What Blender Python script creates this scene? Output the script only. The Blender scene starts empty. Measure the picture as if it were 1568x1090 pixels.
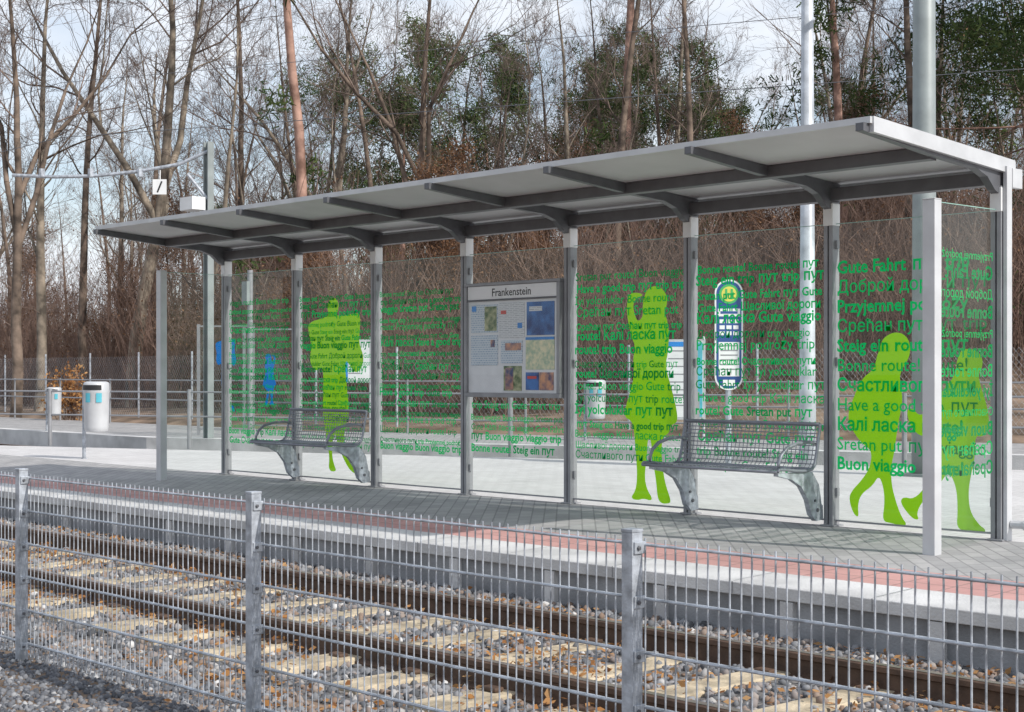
import bpy, math, random
import numpy as np
from mathutils import Vector, Matrix
from mathutils.geometry import tessellate_polygon
random.seed(7); rng=np.random.default_rng(11)
scene=bpy.context.scene
COL=scene.collection

# ------------------------------------------------------------------ materials
def mat(name,col,rough=.6,metal=0.,var=.15,scale=6.,bump=0.,bscale=40.,col2=None,spec=.5,detail=6,coord='Object'):
    m=bpy.data.materials.new(name); m.use_nodes=True
    nt=m.node_tree; b=nt.nodes['Principled BSDF']
    tc=nt.nodes.new('ShaderNodeTexCoord')
    n=nt.nodes.new('ShaderNodeTexNoise'); n.inputs['Scale'].default_value=scale; n.inputs['Detail'].default_value=detail
    nt.links.new(tc.outputs[coord],n.inputs['Vector'])
    r=nt.nodes.new('ShaderNodeValToRGB')
    c=np.array(col); lo=c*(1-var); hi=np.array(col2) if col2 is not None else np.minimum(c*(1+var),1)
    r.color_ramp.elements[0].position=.35; r.color_ramp.elements[1].position=.65
    r.color_ramp.elements[0].color=(*lo,1); r.color_ramp.elements[1].color=(*hi,1)
    nt.links.new(n.outputs['Fac'],r.inputs['Fac']); nt.links.new(r.outputs['Color'],b.inputs['Base Color'])
    b.inputs['Roughness'].default_value=rough; b.inputs['Metallic'].default_value=metal
    b.inputs['Specular IOR Level'].default_value=spec
    if bump>0:
        n2=nt.nodes.new('ShaderNodeTexNoise'); n2.inputs['Scale'].default_value=bscale; n2.inputs['Detail'].default_value=5
        nt.links.new(tc.outputs[coord],n2.inputs['Vector'])
        bp=nt.nodes.new('ShaderNodeBump'); bp.inputs['Strength'].default_value=bump; bp.inputs['Distance'].default_value=.02
        nt.links.new(n2.outputs['Fac'],bp.inputs['Height']); nt.links.new(bp.outputs['Normal'],b.inputs['Normal'])
    return m
def attr_mat(name,cols,rough=.8,spec=.3,transl=0.):
    m=bpy.data.materials.new(name); m.use_nodes=True; nt=m.node_tree; b=nt.nodes['Principled BSDF']
    a=nt.nodes.new('ShaderNodeAttribute'); a.attribute_name='rnd'
    r=nt.nodes.new('ShaderNodeValToRGB'); e=r.color_ramp.elements
    n=len(cols)
    e[0].position=0; e[0].color=(*cols[0],1); e[1].position=1; e[1].color=(*cols[-1],1)
    for i in range(1,n-1):
        x=e.new(i/(n-1)); x.color=(*cols[i],1)
    nt.links.new(a.outputs['Fac'],r.inputs['Fac']); nt.links.new(r.outputs['Color'],b.inputs['Base Color'])
    b.inputs['Roughness'].default_value=rough; b.inputs['Specular IOR Level'].default_value=spec
    if transl>0:
        t=nt.nodes.new('ShaderNodeBsdfTranslucent'); nt.links.new(r.outputs['Color'],t.inputs['Color'])
        mx=nt.nodes.new('ShaderNodeMixShader'); mx.inputs[0].default_value=transl
        out=nt.nodes['Material Output']
        nt.links.new(b.outputs[0],mx.inputs[1]); nt.links.new(t.outputs[0],mx.inputs[2]); nt.links.new(mx.outputs[0],out.inputs[0])
    return m
def glass_mat(name,tint,gl=.03,dirt=.03):
    m=bpy.data.materials.new(name); m.use_nodes=True; nt=m.node_tree; nt.nodes.remove(nt.nodes['Principled BSDF'])
    out=nt.nodes['Material Output']
    t=nt.nodes.new('ShaderNodeBsdfTransparent'); t.inputs[0].default_value=(*tint,1)
    g=nt.nodes.new('ShaderNodeBsdfGlossy'); g.inputs['Roughness'].default_value=.01
    f=nt.nodes.new('ShaderNodeLayerWeight'); f.inputs['Blend'].default_value=.5
    pw=nt.nodes.new('ShaderNodeMath'); pw.operation='POWER'; pw.inputs[1].default_value=4.
    ma=nt.nodes.new('ShaderNodeMath'); ma.operation='MULTIPLY_ADD'; ma.inputs[1].default_value=.7; ma.inputs[2].default_value=gl
    tc=nt.nodes.new('ShaderNodeTexCoord'); n=nt.nodes.new('ShaderNodeTexNoise'); n.inputs['Scale'].default_value=1.8; n.inputs['Detail'].default_value=8
    nt.links.new(tc.outputs['Object'],n.inputs['Vector'])
    d=nt.nodes.new('ShaderNodeBsdfDiffuse'); d.inputs[0].default_value=(.55,.62,.58,1)
    dm=nt.nodes.new('ShaderNodeMath'); dm.operation='MULTIPLY'; dm.inputs[1].default_value=dirt
    nt.links.new(n.outputs['Fac'],dm.inputs[0])
    mx=nt.nodes.new('ShaderNodeMixShader'); mx2=nt.nodes.new('ShaderNodeMixShader')
    nt.links.new(f.outputs['Facing'],pw.inputs[0]); nt.links.new(pw.outputs[0],ma.inputs[0]); nt.links.new(ma.outputs[0],mx.inputs[0])
    nt.links.new(t.outputs[0],mx.inputs[1]); nt.links.new(g.outputs[0],mx.inputs[2])
    nt.links.new(dm.outputs[0],mx2.inputs[0]); nt.links.new(mx.outputs[0],mx2.inputs[1]); nt.links.new(d.outputs[0],mx2.inputs[2])
    nt.links.new(mx2.outputs[0],out.inputs[0]); return m
def sticker_mat(name,col,transl=.45,clear=0.):
    m=bpy.data.materials.new(name); m.use_nodes=True; nt=m.node_tree; nt.nodes.remove(nt.nodes['Principled BSDF'])
    out=nt.nodes['Material Output']
    d=nt.nodes.new('ShaderNodeBsdfDiffuse'); d.inputs[0].default_value=(*col,1)
    t=nt.nodes.new('ShaderNodeBsdfTranslucent'); t.inputs[0].default_value=(*col,1)
    mx=nt.nodes.new('ShaderNodeMixShader'); mx.inputs[0].default_value=transl
    nt.links.new(d.outputs[0],mx.inputs[1]); nt.links.new(t.outputs[0],mx.inputs[2])
    last=mx
    if clear>0:
        tp=nt.nodes.new('ShaderNodeBsdfTransparent'); tp.inputs[0].default_value=(*[min(1,c*1.3) for c in col],1)
        m3=nt.nodes.new('ShaderNodeMixShader'); m3.inputs[0].default_value=clear
        nt.links.new(mx.outputs[0],m3.inputs[1]); nt.links.new(tp.outputs[0],m3.inputs[2]); last=m3
    nt.links.new(last.outputs[0],out.inputs[0]); return m
def brick_mat(name,c1,c2,mort,bw,bh,ms=.006,offs=.5,rot=0.,rough=.85,stain=.5,bump=.5):
    m=bpy.data.materials.new(name); m.use_nodes=True; nt=m.node_tree; b=nt.nodes['Principled BSDF']
    tc=nt.nodes.new('ShaderNodeTexCoord'); mp=nt.nodes.new('ShaderNodeMapping'); mp.inputs['Rotation'].default_value=(0,0,rot)
    nt.links.new(tc.outputs['Object'],mp.inputs['Vector'])
    k=nt.nodes.new('ShaderNodeTexBrick'); k.offset=offs
    k.inputs['Color1'].default_value=(*c1,1); k.inputs['Color2'].default_value=(*c2,1); k.inputs['Mortar'].default_value=(*mort,1)
    k.inputs['Scale'].default_value=1; k.inputs['Mortar Size'].default_value=ms; k.inputs['Brick Width'].default_value=bw; k.inputs['Row Height'].default_value=bh
    nt.links.new(mp.outputs[0],k.inputs['Vector'])
    n=nt.nodes.new('ShaderNodeTexNoise'); n.inputs['Scale'].default_value=.9; n.inputs['Detail'].default_value=10; n.inputs['Roughness'].default_value=.75
    nt.links.new(tc.outputs['Object'],n.inputs['Vector'])
    r=nt.nodes.new('ShaderNodeMapRange'); r.inputs[1].default_value=.3; r.inputs[2].default_value=.7; r.inputs[3].default_value=1-stain*.5; r.inputs[4].default_value=1+stain*.25
    nt.links.new(n.outputs['Fac'],r.inputs[0])
    mx=nt.nodes.new('ShaderNodeVectorMath'); mx.operation='SCALE'
    nt.links.new(k.outputs['Color'],mx.inputs[0]); nt.links.new(r.outputs[0],mx.inputs['Scale'])
    nt.links.new(mx.outputs[0],b.inputs['Base Color']); b.inputs['Roughness'].default_value=rough
    if bump>0:
        bp=nt.nodes.new('ShaderNodeBump'); bp.inputs['Strength'].default_value=bump; bp.inputs['Distance'].default_value=.006; bp.invert=True
        nt.links.new(k.outputs['Fac'],bp.inputs['Height']); nt.links.new(bp.outputs['Normal'],b.inputs['Normal'])
    return m

M={}
M['steel']=mat('painted_steel',(.27,.275,.29),.42,.15,.1,7)
M['steel_d']=mat('dark_steel',(.115,.118,.13),.45,.2,.1,9)
M['alu']=mat('aluminium',(.54,.55,.565),.42,.15,.08,5)
M['galv']=mat('galvanised',(.40,.43,.475),.45,.25,.3,18,.15,60)
M['roofu']=mat('roof_underside',(.54,.55,.57),.5,.0,.08,1.5)
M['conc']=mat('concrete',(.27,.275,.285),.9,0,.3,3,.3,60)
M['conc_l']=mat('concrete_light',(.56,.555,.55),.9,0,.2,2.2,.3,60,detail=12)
M['rust']=mat('rail_rust',(.10,.06,.04),.7,.1,.3,12,.2,50)
M['railtop']=mat('rail_top',(.30,.25,.22),.4,.6,.2,8)
M['sleeper']=mat('sleeper_concrete',(.45,.375,.265),.9,0,.35,7,.5,40)
M['ballast']=mat('ballast',(.09,.088,.088),.95,0,.5,25,1.,30,col2=(.24,.225,.215))
M['litter']=mat('leaf_litter',(.14,.095,.06),.95,0,.45,1.3,1.,8,col2=(.29,.205,.145),detail=12)
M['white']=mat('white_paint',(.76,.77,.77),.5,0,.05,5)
M['black']=mat('black',(.02,.02,.022),.5,0,.1,5)
M['blue']=mat('blue_paint',(.015,.22,.62),.4,0,.1,5)
M['cyan']=mat('cyan_paint',(.10,.45,.55),.4,0,.1,5)
M['red']=mat('red_paint',(.6,.06,.05),.4,0,.1,5)
M['pave']=brick_mat('paving_grey',(.33,.325,.325),(.42,.41,.405),(.26,.255,.255),.20,.10,.006,.5,math.radians(45),stain=.6)
M['pave_l']=brick_mat('paving_light',(.58,.565,.56),(.64,.625,.62),(.45,.44,.43),.20,.10,.006,.5,0,stain=.35)
M['pink']=brick_mat('tactile_red',(.50,.27,.25),(.58,.33,.30),(.36,.22,.2),.3,.3,.008,.0,0,stain=.6)
M['glass']=glass_mat('glass',(.935,.975,.955),.025,.025)
M['glass_c']=glass_mat('case_glass',(.97,.98,.98),.03,.01)
M['lime']=sticker_mat('lime_film',(.33,.70,.012),.5)
M['bluef']=sticker_mat('blue_film',(.01,.20,.62),.5)
M['tgreen']=sticker_mat('text_green',(.015,.62,.17),.5,.1)
M['tgreen2']=sticker_mat('text_green_dark',(.008,.38,.11),.5,.1)
M['bark']=mat('bark_grey',(.12,.10,.08),.95,0,.4,2.2,.6,12,col2=(.36,.30,.235))
M['bark2']=mat('bark_brown',(.085,.064,.05),.95,0,.35,2.2,.6,12,col2=(.24,.18,.14))
M['barkp']=mat('bark_pine',(.28,.155,.115),.95,0,.4,2.2,.6,10,col2=(.50,.31,.245))
M['twig']=mat('twigs',(.115,.085,.072),.95,0,.3,2,col2=(.25,.185,.155))
M['needle']=attr_mat('pine_needles',[(.02,.04,.015),(.06,.095,.03),(.14,.18,.06)],.8,.2,.2)
M['bleaf']=attr_mat('brown_leaves',[(.10,.05,.03),(.20,.11,.065),(.33,.20,.12)],.9,.1,.3)
M['oleaf']=attr_mat('orange_leaves',[(.20,.09,.04),(.45,.22,.08),(.52,.33,.17)],.9,.1,.3)
M['stone']=attr_mat('stones',[(.07,.072,.078),(.16,.165,.175),(.27,.275,.29),(.24,.165,.12),(.38,.37,.36),(.66,.65,.64)],.9,.2)
M['stone_d']=attr_mat('gravel_dark',[(.07,.075,.085),(.13,.135,.15),(.22,.225,.24),(.45,.45,.45)],.9,.2)

# ------------------------------------------------------------------ mesh helpers
def empty(name,loc=(0,0,0)):
    e=bpy.data.objects.new(name,None); e.location=loc; e.empty_display_size=.2; COL.objects.link(e); return e
class MB:
    def __init__(s): s.v=[]; s.f=[]; s.m=[]
    def add(s,vs,fs,m=0):
        o=len(s.v); s.v+= [tuple(p) for p in vs]; s.f+=[tuple(i+o for i in f) for f in fs]; s.m+=[m]*len(fs)
    def box(s,a,b,m=0):
        x0,y0,z0=a; x1,y1,z1=b
        vs=[(x0,y0,z0),(x1,y0,z0),(x1,y1,z0),(x0,y1,z0),(x0,y0,z1),(x1,y0,z1),(x1,y1,z1),(x0,y1,z1)]
        s.add(vs,[(0,3,2,1),(4,5,6,7),(0,1,5,4),(1,2,6,5),(2,3,7,6),(3,0,4,7)],m)
    def prism_x(s,poly,x0,x1,m=0):
        n=len(poly); vs=[(x0,y,z) for y,z in poly]+[(x1,y,z) for y,z in poly]
        tris=tessellate_polygon([[Vector((y,z,0)) for y,z in poly]])
        fs=[tuple(t) for t in tris]+[tuple(i+n for i in reversed(t)) for t in tris]
        fs+=[(i,(i+1)%n,(i+1)%n+n,i+n) for i in range(n)]
        s.add(vs,fs,m)
    def tube(s,pts,r,k=8,m=0,cap=True):
        pts=[Vector(p) for p in pts]; n=len(pts)
        rs=r if isinstance(r,(list,tuple)) else [r]*n
        vs=[];u=None
        for i,p in enumerate(pts):
            d=(pts[min(i+1,n-1)]-pts[max(i-1,0)]).normalized()
            if u is None: u=d.orthogonal().normalized()
            else: u=(u-d*u.dot(d)).normalized()
            w=d.cross(u)
            for j in range(k):
                a=2*math.pi*j/k; vs.append(p+(u*math.cos(a)+w*math.sin(a))*rs[i])
        fs=[(i*k+j,i*k+(j+1)%k,(i+1)*k+(j+1)%k,(i+1)*k+j) for i in range(n-1) for j in range(k)]
        if cap: fs+=[tuple(range(k))[::-1],tuple(range((n-1)*k,n*k))]
        s.add(vs,fs,m)
    def build(s,name,mats,parent=None,bevel=0,smooth=False,loc=None,rotz=0):
        me=bpy.data.meshes.new(name); me.from_pydata(s.v,[],s.f)
        for k in (mats if isinstance(mats,(list,tuple)) else [mats]): me.materials.append(M[k])
        me.polygons.foreach_set('material_index',s.m)
        if smooth: me.polygons.foreach_set('use_smooth',[len(f)<=4 for f in s.f])
        me.update()
        ob=bpy.data.objects.new(name,me); COL.objects.link(ob)
        if parent: ob.parent=parent
        if loc: ob.location=loc
        ob.rotation_euler[2]=rotz
        if bevel:
            bv=ob.modifiers.new('b','BEVEL'); bv.width=bevel; bv.segments=2; bv.limit_method='ANGLE'; bv.angle_limit=math.radians(40)
        return ob
def np_mesh(name,V,F,matn,parent=None,rnd=None,link=True,mi=None,smooth=False):
    me=bpy.data.meshes.new(name); V=np.asarray(V,dtype=np.float32); F=np.asarray(F,dtype=np.int32); k=F.shape[1]
    me.vertices.add(len(V)); me.vertices.foreach_set('co',V.ravel())
    me.loops.add(F.size); me.loops.foreach_set('vertex_index',F.ravel())
    me.polygons.add(len(F)); me.polygons.foreach_set('loop_start',np.arange(0,F.size,k,dtype=np.int32))
    for m in (matn if isinstance(matn,(list,tuple)) else [matn]): me.materials.append(M[m])
    if mi is not None: me.polygons.foreach_set('material_index',np.asarray(mi,dtype=np.int32))
    if smooth: me.polygons.foreach_set('use_smooth',np.ones(len(F),dtype=bool))
    me.update(calc_edges=True)
    if rnd is not None:
        a=me.attributes.new('rnd','FLOAT','FACE'); a.data.foreach_set('value',np.asarray(rnd,dtype=np.float32))
    if not link: return me
    ob=bpy.data.objects.new(name,me); COL.objects.link(ob)
    if parent: ob.parent=parent
    return ob
def seg_tubes(P0,P1,R0,R1,k=3):
    P0=np.asarray(P0,float);P1=np.asarray(P1,float);R0=np.asarray(R0,float);R1=np.asarray(R1,float)
    d=P1-P0; d/= (np.linalg.norm(d,axis=1,keepdims=True)+1e-9)
    h=np.where(np.abs(d[:,2:3])<.9,np.array([[0,0,1.]]),np.array([[1.,0,0]]))
    u=np.cross(d,h); u/=np.linalg.norm(u,axis=1,keepdims=True); w=np.cross(d,u)
    V=[]
    for P,R in ((P0,R0),(P1,R1)):
        for j in range(k):
            a=2*math.pi*j/k; V.append(P+(u*math.cos(a)+w*math.sin(a))*R[:,None])
    V=np.stack(V,1); n=len(P0); base=(np.arange(n)*2*k)[:,None]
    F=np.concatenate([base+np.array([[j,(j+1)%k,k+(j+1)%k,k+j]]) for j in range(k)],0)
    return V.reshape(-1,3),F

# ------------------------------------------------------------------ camera
cam=bpy.data.cameras.new('camera'); co=bpy.data.objects.new('camera',cam); COL.objects.link(co)
co.location=(14.895,-9.499,1.112)
th=math.radians(42.845)
look=Vector((-math.cos(th),math.sin(th),0))
co.rotation_euler=look.to_track_quat('-Z','Y').to_euler()
cam.sensor_width=36; cam.lens=55.1; cam.shift_y=.0172; cam.clip_start=.1; cam.clip_end=3000
scene.camera=co

# ------------------------------------------------------------------ light
SD=Vector((.965,.16,0)).normalized(); EL=math.radians(37)
tosun=Vector((SD.x*math.cos(EL),SD.y*math.cos(EL),math.sin(EL)))
sun=bpy.data.lights.new('sun','SUN'); sun.energy=4.0; sun.angle=math.radians(.6); sun.color=(1,.955,.89)
so=bpy.data.objects.new('sun',sun); COL.objects.link(so); so.rotation_euler=tosun.to_track_quat('Z','Y').to_euler()
w=bpy.data.worlds.new('World'); scene.world=w; w.use_nodes=True; nt=w.node_tree
bg=nt.nodes['Background']; sk=nt.nodes.new('ShaderNodeTexSky'); sk.sky_type='NISHITA'; sk.sun_disc=False
sk.sun_elevation=EL; sk.sun_rotation=math.atan2(SD.x,SD.y)
tc=nt.nodes.new('ShaderNodeTexCoord'); mp=nt.nodes.new('ShaderNodeMapping'); mp.inputs['Scale'].default_value=(1,1,2.5)
n=nt.nodes.new('ShaderNodeTexNoise'); n.inputs['Scale'].default_value=4.2; n.inputs['Detail'].default_value=8
r=nt.nodes.new('ShaderNodeValToRGB'); r.color_ramp.elements[0].position=.40; r.color_ramp.elements[1].position=.60
nt.links.new(tc.outputs['Generated'],mp.inputs[0]); nt.links.new(mp.outputs[0],n.inputs['Vector']); nt.links.new(n.outputs['Fac'],r.inputs['Fac'])
mx=nt.nodes.new('ShaderNodeMix'); mx.data_type='RGBA'
ma=nt.nodes.new('ShaderNodeMath'); ma.operation='MULTIPLY_ADD'; ma.inputs[1].default_value=.6; ma.inputs[2].default_value=.3
nt.links.new(r.outputs['Color'],ma.inputs[0]); nt.links.new(ma.outputs[0],mx.inputs['Factor'])
nt.links.new(sk.outputs[0],mx.inputs['A']); mx.inputs['B'].default_value=(7.0,7.3,7.8,1)
nt.links.new(mx.outputs['Result'],bg.inputs['Color']); bg.inputs['Strength'].default_value=.14
scene.view_settings.view_transform='Standard'; scene.view_settings.look='None'; scene.view_settings.exposure=0

# ------------------------------------------------------------------ terrain
e=Vector((.921,.390)).normalized(); nn=Vector((-e.y,e.x)); B0=Vector((3.44,6.17))
bend=Vector((B0.x-e.x*(B0.y-1.0)/e.y,1.0))
def vdist(x,y): return np.minimum(y-1.0,nn.x*(x-B0.x)+nn.y*(y-B0.y))
def sstep(a,b,t):
    t=np.clip((t-a)/(b-a),0,1); return t*t*(3-2*t)
def hill(x,y):
    x=np.asarray(x,float);y=np.asarray(y,float)
    v=vdist(x,y); lat=.68*(x-14.9)+.733*(y+9.5)
    k=.035+.10*sstep(-10,10,lat)
    h=-.42+.47*sstep(6.5,9.5,v)+np.clip(v-9,0,26)*k
    h+=np.clip(v-10,0,6)/6*(.25*np.sin(x*.31+y*.17)+.2*np.sin(x*.13-y*.41))
    return h
def axis(lo,hi,a,b,st):
    mid=np.arange(a,b+.01,st); L=[]; q=a; s=st
    while q>lo: s*=1.5; q-=s; L.append(q)
    R=[]; q=b; s=st
    while q<hi: s*=1.5; q+=s; R.append(q)
    return np.array(L[::-1]+list(mid)+R)
gx=axis(-1200,1200,-70,40,1.25); gy=axis(-1200,1200,-15,70,1.25)
X,Y=np.meshgrid(gx,gy); Z=hill(X,Y)
V=np.stack([X,Y,Z],-1).reshape(-1,3); nx=len(gx); ny=len(gy)
i=np.arange(nx-1)[None,:]+np.arange(ny-1)[:,None]*nx; i=i.ravel()
np_mesh('ground',V,np.stack([i,i+1,i+nx+1,i+nx],1),'litter',smooth=True)

def off_line(v):
    n1=Vector((0,1)); mid=(n1+nn).normalized(); mid=mid/mid.dot(n1)
    a=Vector((-70,1.0))+n1*v; b=bend+mid*v; c=B0+e*45+nn*v
    return [a,b,c]
def strip(mb,v0,v1,z0,z1=None,m=0):
    z1=z0 if z1 is None else z1
    A=off_line(v0);B=off_line(v1)
    for q in range(2):
        mb.add([(*A[q],z0),(*A[q+1],z0),(*B[q+1],z1),(*B[q],z1)],[(0,1,2,3)],m)
def along(v,step=1.):
    A=off_line(v); out=[]; L1=(A[1]-A[0]).length; L=L1+(A[2]-A[1]).length; t=0
    while t<L:
        p=A[0]+(A[1]-A[0])*(t/L1) if t<L1 else A[1]+(A[2]-A[1]).normalized()*(t-L1)
        out.append(p); t+=step
    return out

# near (island) platform ------------------------------------------------
YE=-2.36; ZE=-.09
A=off_line(0)
mb=MB()
mb.add([(-70,0.25,0),(45,0.25,0),(A[2].x,A[2].y,0),(A[1].x,A[1].y,0),(-70,1.0,0)],[(0,1,2,3,4)],1)
mb.add([(-70,0,0),(45,0,0),(45,.25,0),(-70,.25,0)],[(0,1,2,3)],1)
def zs(y): return ZE*(y/YE)
def row(y0,y1,m): mb.add([(-70,y0,zs(y0)),(45,y0,zs(y0)),(45,y1,zs(y1)),(-70,y1,zs(y1))],[(0,1,2,3)],m)
row(-1.44,0,0); row(-1.98,-1.44,2); row(-2.36,-1.98,3)
for q in range(2): mb.add([(*A[q],0),(*A[q+1],0),(*A[q+1],-.42),(*A[q],-.42)],[(0,1,2,3)],3)
mb.build('platform',['pave','pave_l','pink','conc_l'])
mb=MB()
mb.prism_x([(-2.30,-.165),(-2.38,-.165),(-2.38,ZE-.006),(-2.361,ZE),(-2.30,ZE-.01)],-70,45,0)
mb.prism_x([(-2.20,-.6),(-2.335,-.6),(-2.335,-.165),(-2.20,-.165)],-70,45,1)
x=9.48-.956*60
while x<40:
    mb.box((x-.045,-2.375,-.45),(x+.045,-2.33,-.172),0); x+=.956
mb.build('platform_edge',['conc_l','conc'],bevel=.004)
mb=MB(); x=9.1-60*.956
while x<40:
    mb.add([(x-.003,-2.36,ZE+.004),(x+.003,-2.36,ZE+.004),(x+.003,-1.99,zs(-1.99)+.004),(x-.003,-1.99,zs(-1.99)+.004)],[(0,1,2,3)])
    mb.add([(x-.003,-2.384,-.16),(x+.003,-2.384,-.16),(x+.003,-2.384,ZE),(x-.003,-2.384,ZE)],[(0,1,2,3)]); x+=.956
mb.build('platform_joints','steel')

# far track and far platform -------------------------------------------
mb=MB(); strip(mb,0,3.4,-.36); mb.build('far_track_bed','ballast')
mb=MB(); strip(mb,3.4,3.75,0.0,0.0,1); strip(mb,3.75,7.2,0,0,0)
A=off_line(3.4)
for q in range(2): mb.add([(*A[q],-.42),(*A[q+1],-.42),(*A[q+1],0),(*A[q],0)],[(0,1,2,3)],1)
A=off_line(7.2)
for q in range(2): mb.add([(*A[q],0),(*A[q+1],0),(*A[q+1],-.42),(*A[q],-.42)],[(0,1,2,3)],1)
mb.build('far_platform',['pave','conc_l'])
def far_rail(name,v):
    mb=MB()
    for (a,b,z0,z1,m) in ((-.06,.06,-.35,-.335,0),(-.012,.012,-.335,-.23,0),(-.035,.035,-.23,-.19,0),(-.028,.028,-.19,-.186,1)):
        P=off_line(v+a);Q=off_line(v+b)
        for q in range(2):
            mb.add([(*P[q],z0),(*P[q+1],z0),(*Q[q+1],z0),(*Q[q],z0),(*P[q],z1),(*P[q+1],z1),(*Q[q+1],z1),(*Q[q],z1)],
              [(0,1,5,4),(4,5,6,7),(2,3,7,6)],m)
    return mb.build(name,['rust','railtop'])
far_rail('rail',.95); far_rail('rail',2.3)
# near track ------------------------------------------------------------
mb=MB(); mb.add([(-70,-8,-.43),(45,-8,-.43),(45,-5.2,-.42),(-70,-5.2,-.42)],[(0,1,2,3)])
mb.add([(-70,-5.2,-.42),(45,-5.2,-.42),(45,-2.335,-.385),(-70,-2.335,-.385)],[(0,1,2,3)])
mb.build('ballast_bed','ballast')
def rail(y):
    zt=-.27; p=[(-.062,-.14),(-.062,-.128),(-.012,-.115),(-.010,-.04),(-.034,-.03),(-.034,-.006),(-.026,0),(.026,0),(.034,-.006),(.034,-.03),(.010,-.04),(.012,-.115),(.062,-.128),(.062,-.14)]
    mb=MB(); mb.prism_x([(y+a,zt+b) for a,b in p],-70,45,0)
    mb.add([(-70,y-.022,zt+.002),(45,y-.022,zt+.002),(45,y+.022,zt+.002),(-70,y+.022,zt+.002)],[(0,1,2,3)],1)
    return mb.build('rail',['rust','railtop'])
rail(-3.15); rail(-4.45)
mb=MB(); x=-68; SL=[]
while x<44:
    dx=random.uniform(-.02,.02); SL.append(x+dx); X0=x+dx; dz=random.uniform(-.006,.006); a,b=-4.98+random.uniform(-.03,.03),-2.62
    vs=[(X0-.125,a,-.50),(X0+.125,a,-.50),(X0+.125,b,-.50),(X0-.125,b,-.50),(X0-.10,a+.02,-.385+dz),(X0+.10,a+.02,-.385+dz),(X0+.10,b-.02,-.385+dz),(X0-.10,b-.02,-.385+dz)]
    mb.add(vs,[(0,3,2,1),(4,5,6,7),(0,1,5,4),(1,2,6,5),(2,3,7,6),(3,0,4,7)],0)
    for yr in (-3.15,-4.45):
        for s in (-1,1):
            mb.box((X0-.05,yr+s*.09-.03,-.384),(X0+.05,yr+s*.09+.03,-.362),1)
    x+=.6
mb.build('railway_sleepers',['sleeper','rust'],bevel=.008)
# ballast stones --------------------------------------------------------
phi=(1+5**.5)/2
IV=np.array([(-1,phi,0),(1,phi,0),(-1,-phi,0),(1,-phi,0),(0,-1,phi),(0,1,phi),(0,-1,-phi),(0,1,-phi),(phi,0,-1),(phi,0,1),(-phi,0,-1),(-phi,0,1)],float); IV/=np.linalg.norm(IV[0])
IF=np.array([(0,11,5),(0,5,1),(0,1,7),(0,7,10),(0,10,11),(1,5,9),(5,11,4),(11,10,2),(10,7,6),(7,1,8),(3,9,4),(3,4,2),(3,2,6),(3,6,8),(3,8,9),(4,9,5),(2,4,11),(6,2,10),(8,6,7),(9,8,1)])
def stones(name,pos,size,matn,seed=1):
    g=np.random.default_rng(seed); N=len(pos)
    V=IV[None]*(1+g.uniform(-.28,.28,(N,12,1)))
    V=V*g.uniform(.6,1.15,(N,1,3))*size[:,None,None]
    a=g.uniform(0,6.28,N); b=g.uniform(-.8,.8,N)
    c,s=np.cos(a),np.sin(a)
    R=np.zeros((N,3,3)); R[:,0,0]=c;R[:,0,1]=-s;R[:,1,0]=s;R[:,1,1]=c;R[:,2,2]=1
    cb,sb=np.cos(b),np.sin(b); T=np.zeros((N,3,3)); T[:,0,0]=1;T[:,1,1]=cb;T[:,1,2]=-sb;T[:,2,1]=sb;T[:,2,2]=cb
    V=np.einsum('nij,nkj->nki',np.einsum('nij,njk->nik',R,T),V)+pos[:,None,:]
    F=(IF[None]+(np.arange(N)*12)[:,None,None]).reshape(-1,3)
    return np_mesh(name,V.reshape(-1,3),F,matn,rnd=np.repeat(g.beta(1.4,2.1,N),20))
N=38000
px=rng.uniform(-6,14.5,N); py=rng.uniform(-5.5,-2.36,N)
ph=-.385-.035*np.clip((-2.4-py)/2.8,0,1)
SLa=np.array(SL); ds=np.abs(px[:,None]-SLa[None]).min(1)
onsl=(ds<.12)&(py>-5.0)&(py<-2.6)
keep=~(onsl&(rng.random(N)<.95))
keep&=~((np.abs(py+3.15)<.07)|(np.abs(py+4.45)<.07))
px,py,ph,onsl=px[keep],py[keep],ph[keep],onsl[keep]
sz=rng.uniform(.014,.031,len(px))
pz=ph+rng.uniform(-.015,.010,len(px))+np.where(onsl,.02,0)
stones('ballast_stones',np.stack([px,py,pz],1),sz,'stone',3)
N=45000
px=rng.uniform(2.5,13,N); py=rng.uniform(-7.6,-5.35,N)
stones('gravel',np.stack([px,py,-.425+rng.uniform(-.01,.01,N)],1),rng.uniform(.010,.022,N),'stone_d',5)
def leaves(name,P,size,matn,seed=1,flat=True,parent=None,link=True):
    g=np.random.default_rng(seed); N=len(P)
    u=g.normal(size=(N,3)); 
    if flat: u[:,2]*=.3
    u/=np.linalg.norm(u,axis=1,keepdims=True)
    t=g.normal(size=(N,3)); 
    if flat: t[:,2]*=.3
    w=t-u*(t*u).sum(1,keepdims=True); w/=np.linalg.norm(w,axis=1,keepdims=True)
    s=size[:,None]
    V=np.stack([P-u*s,P+w*s*.55,P+u*s,P-w*s*.55],1)
    F=np.arange(N*4).reshape(-1,4)
    return np_mesh(name,V.reshape(-1,3),F,matn,rnd=g.random(N),parent=parent,link=link)
N=19000
px=rng.uniform(-6,14,N); py=np.where(rng.random(N)<.9,rng.uniform(-5.4,-2.4,N),rng.uniform(-7.3,-5.3,N))
cl=np.sin(px*2.1+py*3)+np.sin(px*.8-py*5.)+rng.normal(size=N)*.8+.8*(np.abs(py+4.45)<.3)+.7*(np.abs(py+3.15)<.25)
k=cl>.5; px,py=px[k],py[k]
leaves('fallen_leaves',np.stack([px,py,-.372+rng.uniform(-.015,.02,len(px))-.03*(py<-5)],1),rng.uniform(.013,.032,len(px)),'oleaf',4)

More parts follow.
